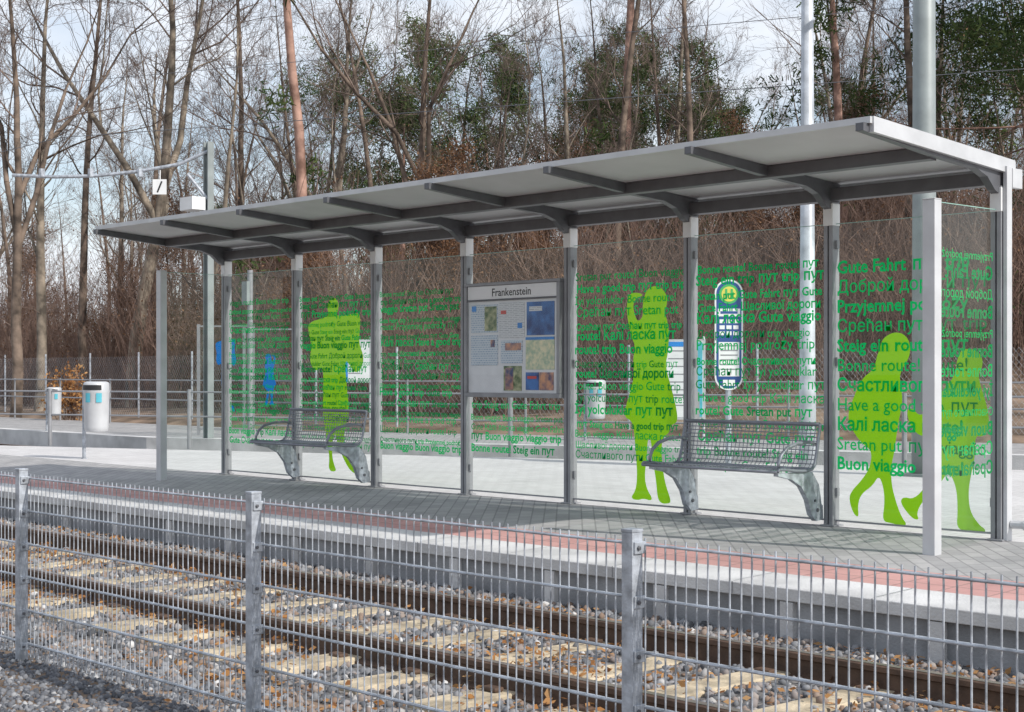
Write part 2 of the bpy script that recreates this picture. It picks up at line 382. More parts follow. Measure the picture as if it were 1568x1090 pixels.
# ------------------------------------------------------------------ foreground fence
FY=-5.73; F=empty('mesh_fence',(0,0,0)); gz=-.43
px0=6.985; PX=[px0+2.212*k for k in range(-8,5)]
mb=MB()
for x in PX:
    mb.box((x-.024,FY-.026,gz-.1),(x+.024,FY+.024,.595),0)
    mb.box((x-.026,FY-.028,.595),(x+.026,FY+.026,.606),1)
    z=.545
    while z>gz+.05:
        mb.box((x+.0235,FY-.02,z-.02),(x+.031,FY+.03,z+.02),1)
        mb.tube([(x+.030,FY-.004,z),(x+.038,FY-.004,z)],.008,6,2); z-=.177
mb.build('posts',['galv','galv','steel_d'],F,bevel=.002)
P0=[];P1=[];R=[]
x=PX[0]
while x<PX[-1]:
    j=random.uniform(-.002,.002)
    P0.append((x,FY+.036,gz+.03));P1.append((x+j,FY+.036,.575));R.append(.0031); x+=.0442
z=.553
while z>gz+.04:
    for yy in (.0292,.0428):
        P0.append((PX[0],FY+yy,z));P1.append((PX[-1],FY+yy,z));R.append(.0046)
    z-=.177
V,Fc=seg_tubes(P0,P1,R,R,6); np_mesh('wire_mesh',V,Fc,'galv',F)

# ------------------------------------------------------------------ shelter
S=empty('tram_stop_shelter'); L=1.348; NX=[L*k for k in range(8)]; XE=NX[-1]
D=.815
def ztop(y): return 2.505-(y)*.0705
mb=MB()
for i_,x in enumerate(NX):
    mb.box((x-.040,-.045,-.03),(x-.006,.04,2.36),0)
    mb.box((x+.006,-.045,-.03),(x+.040,.04,2.36),0)
    mb.box((x-.0055,-.03,-.03),(x+.0055,.03,2.34),1)
    mb.box((x-.060,-.065,-.002),(x+.060,.065,.012),0)
mb.build('posts',['steel','steel_d'],S,bevel=.004)
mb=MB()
for x in NX: mb.box((x-.043,-.049,2.19),(x+.043,.043,2.35),0)  # sun patches at the post tops, put in as white sleeves
mb.build('sunlit_post_tops','white',S,bevel=.004)
mb=MB()
for x in NX:
    w_=.028
    gus=[(.06,ztop(.06)-.005),(.06,2.36),(-.02,2.36),(-.05,2.31),(-.10,2.33),(-.20,2.41),(-.34,2.455),(-.75,ztop(-.75)-.075),(-1.60,ztop(-1.6)-.052),(-1.60,ztop(-1.6)-.004)]
    mb.prism_x(gus,x-w_,x+w_,0)
mb.prism_x([(-.72,ztop(-.72)-.085),(-.79,ztop(-.79)-.085),(-.79,ztop(-.79)-.004),(-.72,ztop(-.72)-.004)],.03,XE-.03,0)
mb.prism_x([(.05,2.37),(-.055,2.37),(-.055,2.46),(.05,2.46)],.03,XE-.03,0)
mb.build('rafters_and_beams','steel_d',S,bevel=.003)
mb=MB()
def rp(y0,y1,x0,x1,t0,t1,m): mb.prism_x([(y0,ztop(y0)+t0),(y1,ztop(y1)+t0),(y1,ztop(y1)+t1),(y0,ztop(y0)+t1)],x0,x1,m)
rp(-1.54,.10,-.02,XE+.02,0,.03,0)
rp(-1.565,-1.541,-.05,XE+.05,-.004,.036,1)
rp(.101,.125,-.05,XE+.05,-.03,.036,1)
rp(-1.54,.10,XE+.021,XE+.06,-.055,.04,1)
rp(-1.54,.10,-.06,-.021,-.03,.036,1)
mb.build('roof',['roofu','alu','steel'],S)
mb=MB()
for x,y in ((XE,-D),(0,-D)):
    mb.box((x-.045,y-.04,-.08),(x+.045,y+.04,2.21),0); mb.box((x-.047,y-.042,2.21),(x+.047,y+.042,2.218),1)
mb.build('side_posts',['alu','alu'],S,bevel=.006)
mb=MB()
mb.box((XE+.045,-.03,.0),(XE+.075,.035,2.49),0); mb.box((XE+.042,.036,2.35),(XE+.08,.16,2.48),0)
mb.tube([(XE+.08,.02,.11),(XE+.17,.02,.11)],.028,10,0); mb.tube([(XE+.17,.02,.11),(XE+.19,.02,.11)],.036,10,0)
mb.build('corner_post_trim','alu',S,bevel=.003)
mb=MB()
for a,b in zip(NX[:-1],NX[1:]):
    mb.add([(a+.042,0,.05),(b-.042,0,.05),(b-.042,0,2.20),(a+.042,0,2.20)],[(0,1,2,3)])
for x in (0,XE): mb.add([(x,-D+.043,.05),(x,-.05,.05),(x,-.05,2.20),(x,-D+.043,2.20)],[(0,1,2,3)])
mb.build('glass_panels','glass',S)
M['gedge']=mat('glass_edge',(.25,.42,.36),.2,0,.05,5)
mb=MB()
for a,b in zip(NX[:-1],NX[1:]): mb.box((a+.042,-.004,2.2005),(b-.042,.004,2.2055))
for x in (0,XE): mb.box((x-.004,-D+.043,2.2005),(x+.004,-.05,2.2055))
mb.build('glass_edges','gedge',S)
mb=MB()
for a,b in zip(NX[:-1],NX[1:]):
    mb.box((a+.041,-.012,.037),(b-.041,.010,.049))
    for zc in (.25,1.2,2.05):
        mb.box((a+.041,-.016,zc-.03),(a+.060,.014,zc+.03)); mb.box((b-.060,-.016,zc-.03),(b-.041,.014,zc+.03))
mb.build('glass_clamps','steel',S)
# text on the glass
PH=['Gute Fahrt','Przyjemnej podróży','Bonne route!','Срећан пут','Счастливого пути','Доброй дороги','Have a good trip','Buon viaggio','Калі ласка','Sretan put','Щасливої дороги','İyi yolculuklar','Gute','пут','route!','trip','viaggio','Steig ein']
def text_meshes(offset,bodies):
    obs=[]
    for p in bodies:
        c=bpy.data.curves.new('t','FONT'); c.body=p; c.size=1; c.resolution_u=2; c.offset=offset
        o=bpy.data.objects.new('t',c); COL.objects.link(o); obs.append(o)
    bpy.context.view_layer.update(); dg=bpy.context.evaluated_depsgraph_get(); R_=[]
    for o in obs:
        me=bpy.data.meshes.new_from_object(o.evaluated_get(dg))
        vs=[tuple(v.co) for v in me.vertices]; fs=[tuple(f.vertices) for f in me.polygons]
        R_.append((vs,fs,max([v[0] for v in vs]+[.1])))
    for o in obs: bpy.data.objects.remove(o)
    return R_
TR=text_meshes(.008,PH); TB=text_meshes(.026,PH); TT=text_meshes(.006,['Frankenstein'])[0]
rt=random.Random(5)
mb=MB(); NP=len(PH)
def put(T_,size,x,z,m,side=False):
    vs,fs,wd=T_
    if side: mb.add([(XE-.006,x-v[0]*size,z+v[1]*size) for v in vs],fs,m)
    else: mb.add([(x+v[0]*size,-.006,z+v[1]*size) for v in vs],fs,m)
def fill(b,z,s,pd):
    x=NX[b]+.05+rt.uniform(0,.03); end=NX[b+1]-.045; tries=0; bold=rt.random()<.5; T=TB if bold else TR
    while tries<24:
        i=rt.randrange(NP)
        if x+T[i][2]*s<end: put(T[i],s,x,z,1 if rt.random()<pd else 0); x+=T[i][2]*s+s*.3
        tries+=1
seq=[0,5,1,3,17,2,4,6,8,9,7]
for b in range(7):
    if b<3:
        z=1.86
        while z>.33:
            s=rt.choice([.065,.075,.09,.10]); fill(b,z,s,.5); z-=s*.98+.006*rt.random()
    elif b==3:
        z=.80
        while z>.33: s=rt.choice([.08,.10]); fill(b,z,s,.3); z-=s*1.10
    elif b<6:
        z=1.90
        while z>.33:
            s=rt.choice([.08,.09,.10,.115]); fill(b,z,s,.3); z-=s*.9+.012
    else:
        for rr,i in enumerate(seq):
            z=1.84-.142*rr; T=TB if rr%2==0 else TR; s=.13; x=NX[6]+.05
            if z<.3: break
            if T[i][2]*s>1.2: s=1.2/T[i][2]
            put(T[i],s,x,z,0); x+=T[i][2]*s+.05
            for j in (14,13,12,15,16,9,7):
                if x+T[j][2]*s<NX[7]-.05 and rt.random()<.7: put(T[j],s,x,z,rr%2); x+=T[j][2]*s+.05
for rr in range(12):
    z=1.86-.128*rr; i=rt.randrange(12); T=TB if rr%2 else TR; s=min(.13,.66/T[i][2]); put(T[i],s,-.07,z,rr%2,True)
mb.build('greeting_text',['tgreen','tgreen2'],S)
SIL={
'silhouette_photographer':((994,770),.00712,.00531,6.296,.06,[(1000,437),(1012,441),(1020,452),(1021,466),(1016,478),(1021,490),(1024,515),(1022,540),(1018,560),(1026,590),(1034,620),(1037,645),(1026,650),(1024,662),(1014,668),(1012,690),(1014,715),(1018,740),(1027,765),(1023,769),(1012,770),(1006,762),(1004,735),(998,700),(996,672),(991,672),(990,700),(986,730),(990,750),(998,762),(996,767),(985,764),(975,768),(964,765),(973,752),(975,725),(972,690),(970,660),(966,645),(955,640),(956,625),(964,600),(970,575),(968,550),(972,530),(966,515),(960,490),(958,466),(961,450),(969,446),(981,448),(984,452),(972,455),(968,466),(971,482),(976,492),(984,484),(983,470),(985,456),(989,444)]),
'silhouette_jacket_holder':((512,725),.0111,.00663,2.002,.098,[(509,455),(515,458),(518,466),(517,476),(514,482),(522,485),(546,480),(550,486),(550,500),(548,525),(556,548),(552,565),(543,572),(535,560),(528,550),(529,580),(532,610),(534,632),(528,655),(526,675),(532,695),(546,708),(551,724),(538,722),(528,708),(516,680),(512,660),(508,680),(508,700),(511,712),(515,722),(502,722),(504,700),(499,670),(493,632),(494,600),(494,560),(484,568),(478,565),(472,550),(476,530),(471,510),(470,492),(495,486),(503,482),(500,470),(503,460)]),
'silhouette_walking_girl':((1354,803),.00543,.00464,8.538,.04,[(1360,512),(1370,509),(1381,511),(1390,520),(1393,535),(1390,550),(1380,565),(1376,580),(1382,610),(1376,640),(1372,665),(1369,690),(1364,712),(1364,740),(1372,770),(1380,790),(1388,800),(1380,803),(1365,800),(1350,798),(1354,770),(1352,745),(1345,728),(1335,745),(1318,758),(1312,775),(1314,796),(1305,790),(1298,768),(1302,755),(1320,735),(1332,715),(1334,690),(1318,680),(1300,655),(1296,635),(1305,610),(1318,580),(1338,565),(1342,545),(1346,535),(1350,520)]),
'silhouette_walking_boy':((1450,812),.00504,.00448,9.041,.037,[(1470,537),(1480,534),(1492,536),(1502,545),(1504,560),(1497,572),(1500,590),(1510,620),(1514,650),(1504,668),(1492,665),(1492,700),(1486,725),(1482,750),(1484,780),(1498,800),(1508,806),(1506,812),(1480,811),(1464,808),(1466,780),(1464,745),(1452,720),(1440,740),(1425,755),(1408,775),(1402,790),(1406,800),(1394,798),(1375,775),(1380,765),(1398,768),(1418,745),(1430,715),(1432,690),(1432,660),(1410,672),(1392,655),(1385,630),(1395,625),(1408,640),(1432,618),(1448,590),(1462,575),(1464,555)])}
def chaikin(P,it=2):
    for _ in range(it):
        Q=[]
        for i_ in range(len(P)):
            a=P[i_]; b=P[(i_+1)%len(P)]
            Q+=[(a[0]*.75+b[0]*.25,a[1]*.75+b[1]*.25),(a[0]*.25+b[0]*.75,a[1]*.25+b[1]*.75)]
        P=Q
    return P
for nm,(o0,sx,sz_,ax,az,pts) in SIL.items():
    P=chaikin([((a-o0[0])*sx+ax,(o0[1]-b)*sz_+az) for a,b in pts])
    tr=tessellate_polygon([[Vector((a,b,0)) for a,b in P]])
    mb=MB(); mb.add([(a,.005,b) for a,b in P],[tuple(t) for t in tr]); mb.build(nm,'lime',S)

# notice board ------------------------------------------------------------
M['paper']=mat('paper',(.74,.75,.77),.6,0,.05,8)
def print_mat(name,bgc,ink,bw,bh,ms):
    m=brick_mat(name,ink,tuple(np.array(ink)*.5+np.array(bgc)*.5),bgc,bw,bh,ms,.37,0,.6,.1,0)
    mp=[q for q in m.node_tree.nodes if q.type=='MAPPING'][0]; mp.inputs['Rotation'].default_value=(math.radians(-90),0,0)
    return m
M['print1']=print_mat('print_text',(.70,.72,.74),(.25,.27,.31),.07,.016,.006)
M['print6']=print_mat('print_table',(.64,.70,.75),(.15,.28,.45),.022,.02,.005)
M['print2']=mat('print_blue',(.015,.07,.28),.6,0,.3,9,col2=(.06,.20,.52))
M['print3']=mat('print_map',(.45,.60,.42),.6,0,.2,26,col2=(.80,.74,.50))
M['print4']=mat('print_photo',(.08,.25,.07),.6,0,.6,18,col2=(.50,.50,.30))
M['print5']=mat('print_orange',(.05,.12,.4),.6,0,.6,12,col2=(.7,.35,.2))
NB=empty('notice_board'); a=NX[3]+.05; b=NX[4]-.05; z0,z1=.90,1.93
mb=MB()
mb.box((a,-.085,z0),(b,-.02,z0+.04)); mb.box((a,-.085,z1-.028),(b,-.02,z1)); mb.box((a,-.085,z0+.0405),(a+.04,-.02,z1-.0285)); mb.box((b-.04,-.085,z0+.0405),(b,-.02,z1-.0285))
mb.build('frame','steel',NB,bevel=.004)
mb=MB(); mb.box((a+.041,-.06,z0+.041),(b-.041,-.03,z1-.029),0)
mb.build('back_panel','paper',NB)
mb=MB(); mb.box((a+.045,-.072,z1-.15),(b-.045,-.062,z1-.032),0); mb.build('title_strip','white',NB)
mb=MB(); mb.box((a+.041,-.080,z1-.166),(b-.041,-.0605,z1-.152),0); mb.build('title_bar','steel_d',NB)
vs,fs,wd=TT; s=.10; mb=MB(); mb.add([((a+b)/2-wd*s/2+v[0]*s,-.074,z1-.125+v[1]*s) for v in vs],fs); mb.build('title_text','black',NB)
def sheet(nm,fx0,fx1,fz0,fz1,m,k=0):
    w_=b-a-.1; h_=z1-z0-.22
    mb=MB(); mb.box((a+.05+w_*fx0,-.066-.001*k,z0+.045+h_*fz0),(a+.05+w_*fx1,-.0605,z0+.045+h_*fz1)); mb.build(nm,m,NB)
sheet('timetable',.03,.34,.66,.97,'print6'); sheet('timetable_c',.03,.34,.30,.63,'print6',1); sheet('photo_small',.19,.33,.68,.95,'print4',2); sheet('logo',.04,.09,.90,.96,'blue',2); sheet('logo_b',.26,.31,.50,.58,'print5',2)
sheet('timetable_b',.36,.64,.60,.98,'print1',1); sheet('tariff',.38,.62,.32,.57,'print6',2); sheet('flyer_head',.43,.61,.46,.54,'print5',4); sheet('flyer_tag',.38,.44,.86,.90,'red',3); sheet('flyer_tag_b',.57,.62,.70,.76,'blue',3)
sheet('blue_poster',.67,.97,.62,.98,'print2',0); sheet('poster_text',.70,.84,.88,.93,'print1',2); sheet('city_map',.66,.97,.25,.60,'print3',1); sheet('map_head',.66,.97,.57,.60,'blue',3)
sheet('photo_poster',.41,.61,.02,.29,'print4',0); sheet('photo_poster_b',.43,.52,.03,.27,'print5',2); sheet('event_poster',.66,.80,.03,.22,'print2',1); sheet('event_poster_b',.81,.96,.03,.22,'print5',2); sheet('event_tag',.68,.78,.15,.18,'red',3)
mb=MB(); mb.add([(a+.042,-.082,z0+.042),(b-.042,-.082,z0+.042),(b-.042,-.082,z1-.166),(a+.042,-.082,z1-.166)],[(0,1,2,3)]); mb.build('cover_glass','glass_c',NB)

# benches --------------------------------------------------------------------
M['steel_b']=mat('bench_steel',(.24,.25,.29),.4,.25,.1,9)
def bench(x0,x1):
    B=empty('bench',((x0+x1)/2,0,0)); h=(x1-x0)/2
    P0=[];P1=[];R=[]
    prof=[(-.60,.415),(-.585,.432),(-.50,.428),(-.38,.415),(-.26,.41),(-.20,.42),(-.165,.455),(-.145,.52),(-.125,.62),(-.10,.73),(-.105,.745)]
    n=34
    for k in range(n+1):
        x=-h+2*h*k/n
        for p,q in zip(prof[:-1],prof[1:]):
            P0.append((x,*p));P1.append((x,*q));R.append(.0035)
    Ls=[]
    for p,q in zip(prof[:-1],prof[1:]):
        ln=math.hypot(q[0]-p[0],q[1]-p[1]); m_=max(1,int(ln/.026))
        for t in range(m_): Ls.append((p[0]+(q[0]-p[0])*t/m_,p[1]+(q[1]-p[1])*t/m_))
    for y,z in Ls: P0.append((-h,y,z));P1.append((h,y,z));R.append(.0036)
    V,F_=seg_tubes(P0,P1,R,R,4); np_mesh('wire_seat',V,F_,'steel_b',B)
    mb=MB()
    for p in (prof[0],prof[5],prof[-1]): mb.tube([(-h,*p),(h,*p)],.012,8,0)
    for x in (-h,h): mb.tube([(x,y,z) for y,z in prof],.012,8,0)
    mb.build('seat_frame','steel_b',B,smooth=True)
    mb=MB()
    for x in (-h+.03,h-.03):
        arm=[(x,-.115,.60),(x,-.20,.615),(x,-.33,.61),(x,-.45,.58),(x,-.52,.53),(x,-.55,.47),(x,-.55,.43)]
        mb.tube(arm,[.010,.012,.014,.015,.014,.012,.010],8,0)
    mb.build('armrests','steel_b',B,smooth=True)
    mb=MB()
    for x in (-h+.07,h-.03):
        prf=[(-.58,.405),(-.18,.398),(-.10,.30),(-.07,.16),(-.055,.15),(-.05,.05),(-.13,.04),(-.19,.09),(-.23,.20),(-.31,.30),(-.42,.355),(-.58,.385)]
        mb.prism_x(prf,x-.02,x+.02,0)
        mb.tube([(x-.03,-.12,.12),(x+.03,-.12,.12)],.014,8,1); mb.tube([(x-.03,-.15,.19),(x+.03,-.15,.19)],.010,8,1)
    mb.build('cast_brackets',['galv','steel_d'],B,bevel=.006)
    return B
bench(NX[1]+.03,NX[2]-.03); bench(NX[5]+.03,NX[6]-.03)

# ------------------------------------------------------------------ street furniture behind
def litter_bin(x,y,z=0,s=1.,rot=0.):
    B=empty('litter_bin',(x,y,z)); mb=MB()
    prof=[(.135,.36),(.15,.38),(.155,.42),(.165,.86),(.17,.88),(.165,.90),(.165,.98),(.15,1.0),(.12,1.01)]
    k=24; vs=[];fs=[]
    for r_,z_ in prof:
        for j in range(k):
            an=2*math.pi*j/k; vs.append((.02+r_*math.cos(an),r_*math.sin(an),z_))
    for i_ in range(len(prof)-1):
        for j in range(k): fs.append((i_*k+j,i_*k+(j+1)%k,(i_+1)*k+(j+1)%k,(i_+1)*k+j))
    mb.add(vs,fs,0); mb.add(vs[:k],[tuple(range(k))[::-1]],0); mb.add(vs[-k:],[tuple(range(k))],1)
    mb.build('body',['alu','black'],B,smooth=True)
    mb=MB(); mb.tube([(-.17,-.06,0),(-.17,-.06,.95)],.024,10,0); mb.box((-.20,-.09,0),(-.14,-.03,.012)); mb.box((-.175,-.055,.80),(-.10,-.035,.86))
    mb.build('post','galv',B)
    mb=MB()
    for j in range(12):
        a0=math.radians(-120+j*9); a1=math.radians(-120+(j+1)*9); r_=.172
        mb.add([(.02+r_*math.cos(a0),r_*math.sin(a0),.90),(.02+r_*math.cos(a1),r_*math.sin(a1),.90),(.02+r_*math.cos(a1),r_*math.sin(a1),.965),(.02+r_*math.cos(a0),r_*math.sin(a0),.965)],[(0,1,2,3)],0)
    for a_ in (-85,-35):
        for j in range(3):
            a0=math.radians(a_+j*8); a1=math.radians(a_+(j+1)*8); r_=.174
            mb.add([(.02+r_*math.cos(a0),r_*math.sin(a0),.74),(.02+r_*math.cos(a1),r_*math.sin(a1),.74),(.02+r_*math.cos(a1),r_*math.sin(a1),.86),(.02+r_*math.cos(a0),r_*math.sin(a0),.86)],[(0,1,2,3)],1)
    mb.build('opening_and_label',['black','cyan'],B)
    B.scale=(s,s,s); B.rotation_euler[2]=rot
litter_bin(-3.75,.40,0,1.,.1); litter_bin(-13.39,4.63,0,.84,.2); litter_bin(-3.24,9.2,0,1.)
RL=empty('railing'); mb=MB()
for p in along(.25,step=2.6): mb.tube([(p.x,p.y,0),(p.x,p.y,.88)],.032,10,0)
for z in (.84,.48):
    P=off_line(.25); mb.tube([(*P[0],z),(*P[1],z)],.013,8,0); mb.tube([(*P[1],z),(*P[2],z)],.013,8,0)
mb.build('tubes','steel',RL)
RL=empty('railing'); mb=MB()
for p in along(6.9,step=2.4): mb.tube([(p.x,p.y,0),(p.x,p.y,1.0)],.022,8,0)
for z in (.97,.55):
    P=off_line(6.9); mb.tube([(*P[0],z),(*P[1],z)],.015,8,0); mb.tube([(*P[1],z),(*P[2],z)],.015,8,0)
mb.build('tubes','steel',RL)
C=empty('chain_link_fence'); mb=MB(); P0=[];P1=[];R=[]
for p in along(9.2,step=2.5):
    z=float(hill(p.x,p.y)); mb.tube([(p.x,p.y,z-.2),(p.x,p.y,z+1.6)],.025,8,0)
mb.build('posts','galv',C)
q=along(9.2,step=.10)
for i_ in range(len(q)-16):
    za=float(hill(q[i_].x,q[i_].y))
    P0.append((q[i_].x,q[i_].y,za)); P1.append((q[i_+12].x,q[i_+12].y,za+1.5)); R.append(.0018)
    P0.append((q[i_+12].x,q[i_+12].y,za)); P1.append((q[i_].x,q[i_].y,za+1.5)); R.append(.0018)
V,F_=seg_tubes(P0,P1,R,R,3); np_mesh('mesh',V,F_,'galv',C)

M['alu2']=mat('galvanised_pole',(.50,.53,.57),.45,.2,.28,4)
M['mast']=mat('mast_paint',(.25,.28,.28),.5,.1,.12,4)
lp=empty('street_lamp'); mb=MB(); mb.tube([(3.70,5.64,0),(3.70,5.64,.9),(3.70,5.64,.95),(3.70,5.64,9.5)],[.105,.10,.095,.05],20,0,)
mb.tube([(3.70,5.64,9.4),(3.5,5.2,9.7),(3.0,4.3,9.8)],[.04,.035,.03],10,0)
mb.box((2.8,3.6,9.72),(3.1,4.3,9.84),0)
mb.build('pole_and_head','alu2',lp,smooth=True)
cm=empty('catenary_mast')
mb=MB(); mb.tube([(5.47,5.34,0),(5.47,5.34,3),(5.47,5.34,10)],[.135,.125,.105],24,0)
mb.build('mast','mast',cm,smooth=True)
mb=MB(); mb.box((5.27,5.14,0),(5.67,5.54,.03),0); mb.tube([(5.47,5.34,6.3),(4.3,8.0,6.5)],.04,8,0); mb.build('base_and_arm','mast',cm)
cm=empty('catenary_mast'); bx,by=-8.45,5.03
mb=MB(); mb.box((bx-.085,by-.06,0),(bx-.065,by+.06,5.1),0); mb.box((bx+.045,by-.06,0),(bx+.065,by+.06,5.1),0); mb.box((bx-.0645,by-.008,0),(bx+.0445,by+.008,5.09),0)
mb.tube([(bx,by,4.95),(bx-.35,by-.37,4.72),(bx-.8,by-.86,4.60),(bx-1.3,by-1.4,4.52),(bx-1.8,by-1.94,4.50),(bx-2.3,by-2.48,4.53)],.03,8,1)
mb.tube([(bx,by,4.1),(bx-.25,by-.27,4.55)],.03,8,1); mb.tube([(bx,by-.1,3.2),(bx,by-.1,4.1)],.03,8,1)
for t in (.35,.6,.85): mb.tube([(bx-2.3*t,by-2.48*t,4.50),(bx-2.3*t,by-2.48*t,4.64)],.055,8,1)
mb.box((bx-.35,by-.36,3.92),(bx+.05,by-.10,4.14),2)
mb.build('mast',['mast','galv','white'],cm)
mb=MB()
sx,sy=bx-.58,by-.62
mb.add([(sx-.082,sy-.088,4.20),(sx+.082,sy+.088,4.20),(sx+.082,sy+.088,4.46),(sx-.082,sy-.088,4.46)],[(0,1,2,3)],0)
mb.add([(sx-.03,sy-.04,4.24),(sx-.012,sy-.022,4.23),(sx+.040,sy+.034,4.42),(sx+.022,sy+.016,4.43)],[(0,1,2,3)],1)
mb.tube([(sx,sy+.01,4.46),(sx,sy+.01,4.62)],.01,6,0)
mb.build('signal_plate',['white','black'],cm)
sp=empty('signal_post'); mb=MB(); mb.tube([(-8.04,5.6,0),(-8.04,5.6,2.9)],.05,10,0); mb.box((-8.12,5.48,2.3),(-7.96,5.54,2.7),1); mb.build('post',['steel','mast'],sp)
mb=MB()
for v,z,r_ in ((1.6,5.0,.006),(1.6,5.9,.005)):
    P=off_line(v)
    for q in range(2): mb.tube([(*P[q],z),(*((P[q]+P[q+1])/2),z-.15),(*P[q+1],z)],r_,5,0)
mb.build('overhead_wires','steel_d')
TS=empty('tram_stop_sign',(3.2,4.8,0)); TS.rotation_euler[2]=math.atan2(.733,.68)
mb=MB(); mb.tube([(0,0.03,0),(0,0.03,2.2)],.035,12,0); mb.box((-.09,-.06,0),(.09,.12,.012),0); mb.build('pole','galv',TS)
def rrect(w_,z0,z1,r_,n=8):
    P=[]
    for cx,cz,a0 in ((w_-r_,z1-r_,0),(-w_+r_,z1-r_,90),(-w_+r_,z0+r_,180),(w_-r_,z0+r_,270)):
        for j in range(n+1): an=math.radians(a0+90*j/n); P.append((cx+r_*math.cos(an),cz+r_*math.sin(an)))
    return P
def plate(mb,P,y0,y1,m):
    n=len(P); tr=tessellate_polygon([[Vector((a,b,0)) for a,b in P]])
    mb.add([(a,y0,b) for a,b in P]+[(a,y1,b) for a,b in P],[tuple(t) for t in tr]+[tuple(i+n for i in t) for t in tr]+[(i,(i+1)%n,(i+1)%n+n,i+n) for i in range(n)],m)
M['sgreen']=mat('sign_green',(.05,.40,.10),.4,0,.05,5); M['syel']=mat('sign_yellow',(.66,.60,.10),.4,0,.05,5); M['dblue']=mat('sign_blue',(.015,.07,.25),.4,0,.05,5)
mb=MB()
plate(mb,rrect(.165,.92,2.21,.16),-.01,.01,0)
plate(mb,rrect(.145,.94,2.19,.14),-.014,-.0105,1)
plate(mb,[(.115*math.cos(t),2.04+.115*math.sin(t)) for t in np.linspace(0,6.283,28)[:-1]],-.018,-.0145,2)
plate(mb,[(.088*math.cos(t),2.04+.088*math.sin(t)) for t in np.linspace(0,6.283,28)[:-1]],-.021,-.0185,3)
mb.box((-.045,-.024,1.98),(-.02,-.0215,2.10),2); mb.box((.02,-.024,1.98),(.045,-.0215,2.10),2); mb.box((-.0199,-.024,2.028),(.0199,-.0215,2.052),2)
mb.box((-.13,-.017,1.78),(.13,-.0145,1.87),4); mb.box((-.12,-.017,1.08),(.12,-.0145,1.48),4); mb.box((-.07,-.017,.97),(.07,-.0145,1.04),4)
for k in range(6): mb.box((-.10,-.0185,1.43-.055*k),(.10,-.0175,1.445-.055*k),5)
mb.box((-.10,-.0185,1.81),(.10,-.0175,1.84),1)
for j in range(3):
    for k in range(3): mb.box((-.11+.08*k,-.017,1.70-.07*j),(-.05+.08*k,-.0145,1.745-.07*j),4)
mb.build('sign_plate',['white','dblue','sgreen','syel','white','steel'],TS)
def board(x,y,w_,z0,z1,kind):
    B=empty('information_board',(x,y,0)); B.rotation_euler[2]=math.atan2(.733,.68)*.8
    mb=MB(); mb.box((-w_/2,-.05,z0),(w_/2,.05,z1),0); mb.box((-w_/2+.04,-.055,z0+.04),(w_/2-.04,-.051,z1-.04),1)
    for s in (-1,1): mb.tube([(s*(w_/2-.03),0,0),(s*(w_/2-.03),0,z1+.05)],.025,8,0)
    if kind: mb.box((w_/2-.16,-.06,z0+.05),(w_/2-.045,-.0555,z1-.05),2); mb.box((-w_/2+.04,-.06,z1-.12),(w_/2-.2,-.0555,z1-.04),3)
    else: mb.box((-w_/2+.03,-.06,z0+.01),(-w_/2+.12,-.0555,z1-.2),3)
    for k in range(8):
        zz=z1-.2-(z1-z0-.3)*k/8; mb.box((-w_/2+.13,-.0575,zz),(w_/2-.2,-.056,zz+.018),4)
    mb.build('case',['alu','white','cyan','blue','steel'],B)
board(-2.24,10.26,.74,.35,1.68,1); board(-7.5,7.5,.55,.95,1.72,0)
def windbreak(x,y,key,hgt,flip,zb=.18,sh=1.):
    B=empty('glass_windbreak',(x,y,0)); B.rotation_euler[2]=math.atan2(.733,.68)*.9
    mb=MB()
    for s in (-.5,.5): mb.box((s-.025,-.025,0),(s+.025,.025,2.0))
    mb.box((-.474,-.015,.10),(.474,.015,.13)); mb.box((-.474,-.015,1.95),(.474,.015,1.98)); mb.build('frame','steel',B)
    mb=MB(); mb.add([(-.47,0,.135),(.47,0,.135),(.47,0,1.945),(-.47,0,1.945)],[(0,1,2,3)]); mb.build('pane','glass',B)
    o0,sx,sz_,ax,az,pts=SIL[key]; h0=max(o0[1]-b for a,b in pts)*sz_; k=hgt/h0
    P=chaikin([((a-o0[0])*sx*k*flip*sh,(o0[1]-b)*sz_*k+zb) for a,b in pts]); tr=tessellate_polygon([[Vector((a,b,0)) for a,b in P]])
    mb=MB(); mb.add([(a,-.006,b) for a,b in P],[tuple(t) for t in tr]); mb.build('blue_figure','bluef',B)
windbreak(-9.28,5.9,'silhouette_jacket_holder',1.45,1,.42,.5); windbreak(-10.4,7.6,'silhouette_photographer',1.0,-1,.5,.8)

